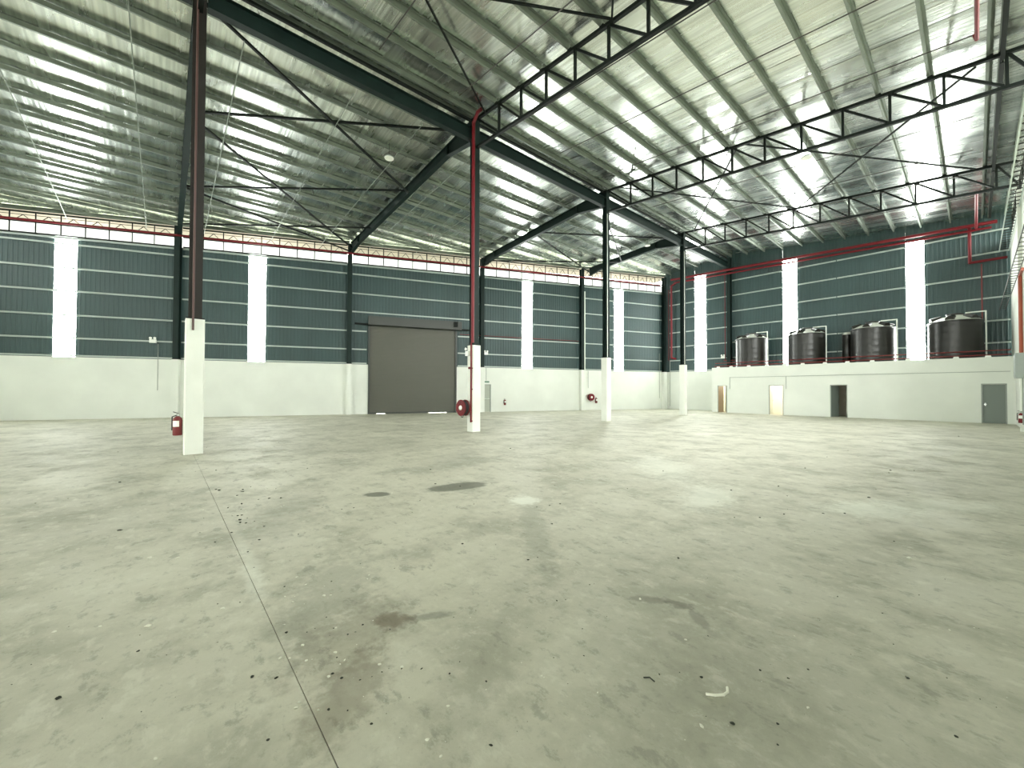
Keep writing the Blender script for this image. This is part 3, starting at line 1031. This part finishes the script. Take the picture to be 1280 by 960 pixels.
# water tanks
TKX = [-11.42, -7.86, -4.33, -0.75]
TLB = ['black plastic water tank between the column and a bright wall strip', 'second black water tank, right of a bright wall strip',
       'third black water tank with a bright wall strip on its right', 'largest looking black water tank beside the white side wall']
for x, lab in zip(TKX, TLB):
    y = 34.68
    z0 = 3.25
    r = 1.10
    t = thing('water_tank', (x, y, z0), lab, 'water tank', 'black water tanks on the room roof')
    prof = [(r - 0.03, 0), (r, 0.04)]
    z = 0.1
    while z < 2.30:
        prof += [(r, z), (r + 0.004, z + 0.03), (r + 0.004, z + 0.10), (r, z + 0.13)]
        z += 0.40
    prof += [(r, 2.40), (r + 0.035, 2.42), (r + 0.035, 2.47), (r - 0.03, 2.50)]
    MB().lathe(prof, (x, y, z0), n=40).build('tank_body', 'tank_black', t)
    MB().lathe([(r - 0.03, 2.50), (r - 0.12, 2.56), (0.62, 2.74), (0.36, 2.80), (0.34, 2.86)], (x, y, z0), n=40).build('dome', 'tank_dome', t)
    MB().lathe([(0.36, 2.86), (0.37, 2.93), (0.30, 2.96), (0.12, 2.97)], (x, y, z0), n=24).build('lid', 'tank_black', t)
    for j in range(6):
        a = math.radians(20 + 60 * j)
        d = Vector((math.cos(a), math.sin(a), 0))
        c = Vector((x, y, z0))
        MB().ext([(0.20 * math.cos(math.pi * i / 8), 0.24 * math.sin(math.pi * i / 8) - 0.02) for i in range(9)], c + d * 1.0 + Vector((0, 0, 2.52)), c + d * 0.55 + Vector((0, 0, 2.66)), smooth=True).build('dome_rib', 'tank_black', t)
    MB().path([(x + 0.45, y - 0.3, z0 + 2.66), (x + 0.45, y - 0.3, z0 + 2.92), (x + 1.17, y - 0.3, z0 + 2.92), (x + 1.17, y - 0.3, z0 + 0.1)], 0.035, 8).build('inlet_pipe', 'pipe_white', t)

t = thing('slim_drum', (-5.70, 35.25, 3.25), 'narrow black drum squeezed behind the left side of the third water tank', 'drum')
MB().lathe([(0.27, 0), (0.28, 0.05), (0.28, 0.8), (0.29, 0.83), (0.28, 0.86), (0.28, 1.6), (0.29, 1.63), (0.28, 1.66), (0.28, 2.3)], (-5.70, 35.25, 3.25), n=24).build('drum_body', 'tank_black', t)
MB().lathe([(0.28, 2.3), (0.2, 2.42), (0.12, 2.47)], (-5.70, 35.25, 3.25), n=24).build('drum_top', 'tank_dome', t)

# ------------------------------------------------------------------ red fire mains and sprinkler pipework
RED = 'red_paint'


def pipe(pts, r, label, mt=RED, name='fire_pipe', group=None, n=10):
    return MB().path([Vector(p) for p in pts], r, n).build(name, mt, label=label, cat='pipe', group=group)


pa, pb = FL.p(SA + 1, 0.45, 0), FL.p(SB - 0.9, 0.45, 0)
pa.z, pb.z = clad_top(SA + 1) + 0.55, clad_top(SB - 0.9) + 0.55
pipe([pa, pb], 0.065, 'long red fire main under the eave of the long wall')
pipe([(XBL + 0.9, YB - 0.55, 11.95), (0.9, YB - 0.55, 11.30)], 0.10, 'thick red fire main running along the top of the end wall')
pipe([(XBL + 1.1, YB - 0.40, 11.66), (0.7, YB - 0.40, 11.06)], 0.07, 'thinner red pipe running just below the end wall fire main')
pipe([(-18.0, YB - 0.40, 11.62), (-18.47, YB - 0.3, 11.45), (-18.47, YB - 0.3, 4.75), (-18.05, YB - 0.3, 4.62)], 0.09, 'thick red drop pipe with elbow near the hall corner')
pipe([(-18.85, YB - 0.08, 11.2), (-18.85, YB - 0.08, 4.55)], 0.03, 'thin red pipe beside the thick drop pipe near the corner')
pipe([(-13.80, YB - 0.15, 11.6), (-13.80, YB - 0.15, 4.3)], 0.03, 'thin red vertical pipe left of the end wall column')
pipe([(-13.9, YB - 0.2, 4.25), (-12.2, YB - 0.2, 4.25)], 0.035, 'short red pipe low behind the first water tank', 'red_dull')
pipe([(-0.14, YB - 0.25, 11.5), (-0.14, YB - 0.25, 9.25), (1.25, YB - 0.25, 9.25)], 0.075, 'red pipe dropping and turning to the white side wall')
pipe([(0.30, YB - 0.12, 9.1), (0.30, YB - 0.12, 3.4)], 0.03, 'thin red vertical pipe behind the last water tank', 'red_dull')
pipe([(0.12, YR + 1, 11.22), (0.12, 16.5, 11.22), (0.08, 16.5, sheet_z(0.08) - 0.62)], 0.045, 'red sprinkler main running along the roof edge by the white wall')
pipe([(0.12, 29.0, 11.12), (0.12, YB - 0.6, 11.12)], 0.06, 'short red pipe reaching the end wall fire main near the white wall')
for y_ in (5.0, 8.0, 10.6, 13.4, 16.5, 21.4, 24.4, 27.0, 30.2):
    xs0, xs1 = (-12.2, 0.05)
    if y_ > 27.5 or y_ < 2:
        xs0 = -12.0
    pipe([(xs0, y_, sheet_z(xs0) - 0.62), (xs1, y_, sheet_z(xs1) - 0.62)], 0.018, 'thin dark sprinkler branch pipe under the tank side roof', 'pipe_dark', 'sprinkler_pipe', 'sprinkler branches on the tank side', 6)
for y_ in (-7.0, -4.0, -0.85, 1.7, 4.95, 7.6, 10.3, 13.2, 16.4, 19.8, 22.6, 25.4):
    xs0, xs1 = wall_x(y_) + 1.0, -14.3
    pipe([(xs0, y_, sheet_z(xs0) - 0.84), (xs1, y_, sheet_z(xs1) - 0.90)], 0.015, 'thin grey sprinkler branch pipe under the long wall side roof', 'galvanised', 'sprinkler_pipe', 'sprinkler branches on the long wall side', 6)
# riser on the hose reel column
y = yk(1)
rp = thing('fire_riser', (-13.30, y - 0.28, 0.39), 'bright red riser pipe running up the hose reel column', 'pipe')
MB().tube((-13.31, y - 0.25, 0.39), (-13.31, y - 0.25, 3.6), 0.036, 10).build('lower_pipe', RED, rp)
MB().path([(-13.25, y - 0.225, 3.6), (-13.25, y - 0.225, 12.55), (-13.0, y - 0.2, 12.86), (-12.75, y - 0.2, 12.86)], 0.068, 12).build('upper_pipe', RED, rp)
for z in (0.42, 1.7, 2.55):
    MB().box(-13.37, -13.25, y - 0.24, y - 0.2, z, z + 0.04).build('pipe_clip', 'red_dull', rp)
MB().lathe([(0.05, 0), (0.05, 0.05)], (-13.40, y - 0.25, 2.58), axis=(0, -1, 0), n=12).build('valve', RED, rp)
mat('conduit_brown', (0.075, 0.032, 0.028), 0.5)
pipe([(-13.22, yk(0) - 0.05, HC - 0.30), (-13.22, yk(0) - 0.05, 12.6)], 0.026, 'reddish brown conduit climbing the column with fire extinguisher', 'conduit_brown', 'conduit')
pipe([FL.p(28.93, 0.12, 0.45), FL.p(28.93, 0.12, 9.9)], 0.03, 'thin red riser on the long wall beside the far hose reel')
pipe([FL.p(17.9, 0.12, 5.92), FL.p(28.35, 0.12, 5.92)], 0.022, 'thin red pipe running level along the long wall toward the far hose reel', 'red_dull')
MB().fbox(FL, 28.80, 28.90, 0.12, 0.3, 0.05, 10.2).build('lit_flange_strip', 'pipe_white', label='white strip standing in for the lit flange of the far hose reel wall column', cat='pipe')  # white bar stands in for light falling on the column flange
for s, za, zb, lab in ((-0.27, 1.62, 4.35, 'thin grey conduit below the twin spot lamp left of the extinguisher column'), (29.35, 1.9, 3.4, 'short thin conduit above the far hose reel'),
                       (37.2, 1.0, 5.2, 'thin grey conduit on the long wall next to corner')):
    MB().tube(FL.p(s, 0.03, za), FL.p(s, 0.03, zb), 0.018, 6).build('conduit', 'frame_grey', label=lab, cat='conduit')
MB().tube((-18.75, YB - 0.03, 0.25), (-18.75, YB - 0.03, 4.5), 0.022, 6).build('conduit', 'frame_grey', label='thin grey conduit low on the end wall next to corner', cat='conduit')


# ------------------------------------------------------------------ fire equipment and lamps
def extinguisher(p, face, label, h=0.56, r=0.085, group='fire extinguishers'):
    """p: base centre; face: direction the label looks"""
    p, face = Vector(p), Vector(face).normalized()
    t = thing('fire_extinguisher', p, label, 'fire extinguisher')
    k = h / 0.56
    MB().lathe([(r * 0.92, 0), (r, 0.02 * k), (r, 0.36 * k), (r * 0.85, 0.41 * k), (r * 0.45, 0.45 * k), (r * 0.3, 0.46 * k)], p, n=20).build('cylinder', 'red_dull' if h > 0.5 else 'red_paint', t)
    v = MB()
    v.tube(p + Vector((0, 0, 0.45 * k)), p + Vector((0, 0, 0.51 * k)), 0.02, 8)
    v.build('valve', 'chrome', t)
    sd = face.cross(Vector((0, 0, 1)))
    MB().bar(p + Vector((0, 0, 0.52 * k)) - sd * 0.02, p + Vector((0, 0, 0.56 * k)) + sd * 0.10, 0.02, 0.015).build('lever', 'black_rubber', t)
    MB().path([p + Vector((0, 0, 0.49 * k)), p + sd * (r + 0.02) + Vector((0, 0, 0.44 * k)), p + sd * (r + 0.025) + Vector((0, 0, 0.12 * k))], 0.012, 6).build('hose', 'black_rubber', t)
    lab_m = MB()
    a0 = math.atan2(face.y, face.x)
    q = []
    for i in range(7):
        a = a0 + (i / 6 - 0.5) * 1.5
        q.append(p + Vector((math.cos(a) * (r + 0.002), math.sin(a) * (r + 0.002), 0)))
    vs_ = [x + Vector((0, 0, 0.21 * k)) for x in q] + [x + Vector((0, 0, 0.35 * k)) for x in q]
    lab_m.add(vs_, [(i, i + 1, i + 8, i + 7) for i in range(6)], True)
    lab_m.build('sticker', 'white_plastic', t)
    return t


extinguisher((XC + 0.02, yk(0) - 0.32, 0.50), (1, -0.5, 0), 'red fire extinguisher with white sticker hung on the first white column stub', 0.60, 0.10)
extinguisher(FL.p(21.58, 0.14, 0.52), (1, -0.4, 0), 'small red fire extinguisher on the long wall beside exit door', 0.52, 0.085)
extinguisher(FL.p(30.10, 0.14, 0.60), (1, -0.4, 0), 'small fire extinguisher beside the far hose reel', 0.55, 0.10)
extinguisher((XR - 0.13, 26.7, 0.40), (-0.3, -1, 0), 'red fire extinguisher under the grey box on white side wall', 0.5, 0.09)


def hose_reel(c, ax, label, r=0.33):
    c, ax = Vector(c), Vector(ax).normalized()
    t = thing('hose_reel', c, label, 'hose reel')
    MB().lathe([(r, 0), (r, 0.03), (r * 0.55, 0.035), (r * 0.5, 0.02)], c + ax * 0.08, ax, 28).build('front_disc', 'red_paint', t)
    MB().lathe([(r, 0), (r, 0.03)], c - ax * 0.13, ax, 28).build('rear_disc', 'red_dull', t)
    MB().lathe([(r * 0.86, -0.10), (r * 0.92, -0.07), (r * 0.86, -0.04), (r * 0.92, -0.01), (r * 0.86, 0.02), (r * 0.92, 0.05), (r * 0.86, 0.08)], c, ax, 28).build('hose_coil', 'black_rubber', t)
    MB().lathe([(0.10, 0), (0.09, 0.03), (0.05, 0.05)], c + ax * 0.11, ax, 16).build('hub', 'white_plastic', t)
    dn = Vector((0, 0, -1))
    sd = ax.cross(Vector((0, 0, 1)))
    MB().path([c + dn * (r * 0.85) - sd * 0.05, c + dn * (r + 0.05), c + dn * (r + 0.05) + sd * 0.1, c + dn * (r * 0.85) + sd * 0.15], 0.015, 6).build('nozzle', 'black_rubber', t)
    MB().box(c.x - 0.03, c.x + 0.03, c.y - 0.03, c.y + 0.03, c.z - 0.03, c.z + 0.03).build('axle_block', 'steel_dark', t)
    MB().bar(c - ax * 0.13, c - ax * 0.23, 0.1, 0.1).build('wall_bracket', 'red_dull', t)
    return t


hose_reel((-13.60, yk(1) - 0.44, 0.97), (0, -1, 0), 'red hose reel with black hose on the second white column stub')
hose_reel(FL.p(29.50, 0.24, 1.12), FL.n, 'red hose reel on the white lower part of the long wall', 0.30)


def twin_lamp(F, s, n, z, label):
    t = thing('emergency_lamp', F.p(s, n, z), label, 'lamp')
    MB().fbox(F, s - 0.16, s + 0.16, n, n + 0.10, z, z + 0.20).build('lamp_box', 'white_plastic', t)
    for d in (-0.10, 0.10):
        MB().lathe([(0.035, -0.05), (0.07, 0.03), (0.07, 0.06)], F.p(s + d, n + 0.06, z + 0.27), F.n, 12).build('lamp_head', 'white_plastic', t)
        MB().tube(F.p(s + d, n + 0.05, z + 0.20), F.p(s + d, n + 0.05, z + 0.25), 0.015, 6).build('stem', 'white_plastic', t)


twin_lamp(FL, -0.50, 0.03, 4.40, 'white twin spot emergency lamp on the long wall left of the extinguisher column')
twin_lamp(FL, 20.0, 0.03, 4.45, 'white twin spot emergency lamp above the exit door')
twin_lamp(FB, -14.0, 0.03, 4.45, 'white twin spot emergency lamp on the end wall left of the tanks')
t = thing('emergency_lamp', (XC - 0.1, yk(1) - 0.3, 3.2), 'white lamp box near the top of the hose reel column stub', 'lamp')
MB().box(XC - 0.2, XC + 0.02, yk(1) - 0.30, yk(1) - 0.20, 3.08, 3.28).build('lamp_box', 'white_plastic', t)
MB().lathe([(0.03, -0.04), (0.06, 0.03)], (XC - 0.14, yk(1) - 0.30, 3.36), (0, -1, 0), 12).build('lamp_head', 'white_plastic', t)


def high_bay(x, y, z, label, group=None):
    t = thing('high_bay_lamp', (x, y, z), label, 'lamp', group)
    MB().lathe([(0.19, 0.0), (0.20, 0.03)], (x, y, z), n=24).build('diffuser', 'lamp_white', t)
    MB().lathe([(0.20, 0.03), (0.20, 0.06), (0.12, 0.12), (0.07, 0.14)], (x, y, z), n=24).build('housing', 'box_grey', t)
    MB().tube((x, y, z + 0.14), (x, y, sheet_z(x) - 0.2), 0.01, 6).build('hanger', 'steel_dark', t)


high_bay(-16.75, 7.35, 11.82, 'round white high bay lamp hung near the hose reel column rafter')
high_bay(-4.46, 19.85, 11.25, 'round high bay lamp hung behind the truss of the third inner column')
high_bay(-8.4, 5.4, 11.9, 'round high bay lamp hung before the hose reel column truss')
high_bay(-15.2, 25.9, 12.0, 'round high bay lamp hung in the far bay near the corner')

# right wall fittings
bx = thing('panel_box', (XR - 0.15, 26.75, 2.25), 'grey electrical panel box on the white side wall', 'panel box')
MB().box(XR - 0.28, XR - 0.0, 26.2, 27.3, 2.25, 3.27).build('cabinet', 'box_grey', bx)
MB().box(XR - 0.295, XR - 0.28, 26.25, 27.25, 2.30, 3.22).build('cabinet_door', 'box_grey', bx)
MB().tube((XR - 0.1, 26.4, 0.35), (XR - 0.1, 26.4, 2.25), 0.02, 6).build('conduit', 'frame_grey', bx)
mat('pipe_orange', (0.36, 0.07, 0.03), 0.45)
pipe([(XR - 0.10, 25.6, 6.55), (XR - 0.10, 26.9, 6.55), (XR - 0.10, 26.9, 3.30)], 0.06, 'orange red pipe down the white side wall to the grey box', 'pipe_orange')
tr = thing('cable_ladder', (XR - 0.2, 20, 10.0), 'pale cable ladder running high along the white side wall', 'cable tray')
for x in (XR - 0.42, XR - 0.08):
    MB().box(x, x + 0.03, YR + 1, YB - 0.4, 9.55, 9.63).build('side_rail', 'girt_steel', tr)
for i in range(52):
    yy = 9.5 + 0.5 * i
    MB().box(XR - 0.39, XR - 0.08, yy, yy + 0.035, 9.57, 9.60).build('rung', 'steel_brown', tr)
tr = thing('cable_ladder', (XR - 0.2, 24, 6.2), 'lower cable ladder beside the orange red pipe on white wall', 'cable tray')
for x in (XR - 0.46, XR - 0.25):
    MB().box(x, x + 0.02, 12, YB - 1.0, 6.18, 6.23).build('side_rail', 'steel_brown', tr)
for i in range(38):
    yy = 14 + 0.55 * i
    MB().box(XR - 0.44, XR - 0.25, yy, yy + 0.03, 6.19, 6.21).build('rung', 'steel_brown', tr)

# ------------------------------------------------------------------ debris on the floor
def crumb_mesh(seed, material):
    rr = random.Random(seed)
    mb = MB().ball((0, 0, 0), 1.0, 7, 4, 0.55)
    vs_ = [Vector((q.x * rr.uniform(0.6, 1.15), q.y * rr.uniform(0.6, 1.15), q.z * rr.uniform(0.6, 1.2) + 0.35)) for q in mb.v]
    me = bpy.data.meshes.new('crumb')
    me.from_pydata(vs_, [], mb.f)
    me.materials.append(MATS[material])
    me.update()
    return me


DM = [crumb_mesh(i, 'crumb_dark') for i in range(5)]
PM = [crumb_mesh(20 + i, 'crumb_pale') for i in range(5)]


def crumb(u, v, size, pale):
    p = floor_at(u, v)
    if p.x > XR - 0.3 or p.length > 24:
        return
    me = random.choice(PM if pale else DM)
    o = bpy.data.objects.new('concrete_chip' if pale else 'dirt_crumb', me)
    COL.objects.link(o)
    sx = size * random.uniform(0.8, 1.3)
    o.scale = (sx, sx * random.uniform(0.45, 1.0), sx * random.uniform(0.4, 0.8))
    o.rotation_euler = (0, 0, random.uniform(0, 6.28))
    o.location = (p.x, p.y, 0.0)
    if pale:
        props(o, 'small pale chip lying on the dusty concrete floor', 'chip', 'pale chips on the floor')
    else:
        props(o, 'small dark crumb of dirt lying on the concrete floor', 'crumb', 'dark crumbs on the floor')


dark_px = [(690, 655, .05), (848, 698, .04), (914, 613, .05), (984, 620, .045), (1029, 642, .04), (1056, 642, .045), (1086, 622, .05), (950, 647, .05), (918, 647, .04),
           (980, 643, .04), (973, 608, .045), (1113, 588, .045), (1111, 591, .04), (829, 589, .04), (737, 731, .022), (1047, 746, .025), (877, 847, .022), (1010, 837, .02), (972, 905, .022),
           (916, 905, .025), (972, 931, .018), (73, 873, .04), (173, 814, .022), (315, 846, .03), (358, 791, .03), (411, 887, .022), (335, 925, .025), (1135, 848, .025), (1195, 921, .02),
           (464, 905, .016), (502, 836, .018), (527, 836, .02), (562, 842, .025), (608, 852, .016), (614, 932, .03), (730, 820, .016), (824, 843, .016), (985, 848, .022), (950, 838, .018),
           (544, 605, .05), (575, 608, .045), (571, 634, .03), (578, 680, .03), (672, 697, .03), (660, 700, .03), (671, 634, .03), (687, 632, .03), (442, 635, .04), (525, 626, .035), (538, 587, .05),
           (270, 588, .06), (302, 630, .06), (150, 603, .06), (300, 650, .05), (330, 658, .03), (150, 663, .05), (345, 611, .03), (373, 668, .03), (310, 690, .03), (270, 612, .04), (285, 635, .035),
           (297, 645, .03), (309, 648, .03), (272, 755, .02), (300, 753, .02), (345, 848, .03), (427, 848, .02), (450, 850, .015), (696, 751, .02), (728, 786, .018), (700, 630, .04), (885, 795, .02)]
pale_px = [(371, 722, .03), (382, 731, .035), (366, 753, .03), (378, 807, .03), (419, 816, .03), (350, 823, .03), (411, 846, .03), (405, 745, .025), (187, 698, .05), (222, 698, .05), (89, 738, .02),
           (185, 783, .035), (125, 783, .03), (68, 790, .025), (194, 949, .02), (534, 925, .022), (551, 946, .022), (560, 883, .018), (588, 772, .015), (857, 800, .022), (800, 749, .03), (747, 866, .016),
           (677, 845, .02), (680, 847, .015), (877, 908, .03), (1010, 885, .02), (993, 795, .02), (1137, 698, .04), (1187, 788, .02), (278, 761, .03), (398, 888, .02), (370, 885, .025), (420, 785, .03), (356, 746, .025)]
for u, v, s in dark_px:
    crumb(u, v, s * 0.42, False)
for u, v, s in pale_px:
    crumb(u, v, s * 0.5, True)
rr = random.Random(3)
for i in range(150):
    v = 545 + 400 * rr.random() ** 1.3
    u = rr.uniform(5, 1270)
    dist = CAM_H * FPX / (v - 488)
    crumb(u, v, rr.uniform(0.0008, 0.0020) * dist, rr.random() < 0.35)
for i in range(40):          # cluster along the saw cut joint
    crumb(rr.gauss(420, 60), rr.gauss(800, 70), rr.uniform(.004, .011), rr.random() < 0.6)
for i in range(30):
    crumb(rr.gauss(300, 25), rr.gauss(640, 25), rr.uniform(.008, .022), rr.random() < 0.45)

p = floor_at(900, 871)
a = Vector((0.7, 0.72, 0))
b = Vector((-0.72, 0.7, 0))
pts = [p + a * s + b * t_ + Vector((0, 0, z)) for s, t_, z in ((-0.075, 0.0, 0.012), (-0.03, -0.006, 0.012), (0.02, 0.0, 0.012), (0.05, 0.02, 0.014), (0.062, 0.05, 0.018))]
MB().path(pts, 0.007, 6).build('plastic_strip', 'crumb_pale', label='pale curled strip of plastic lying on the grey floor', cat='strip')
p = floor_at(812, 848)
MB().path([p + a * -0.035 + Vector((0, 0, 0.004)), p + Vector((0, 0, 0.006)), p + a * 0.02 - b * 0.03 + Vector((0, 0, 0.004))], 0.0035, 6).build(
    'twig', 'crumb_dark', label='short dark bent twig lying on the grey floor', cat='twig')
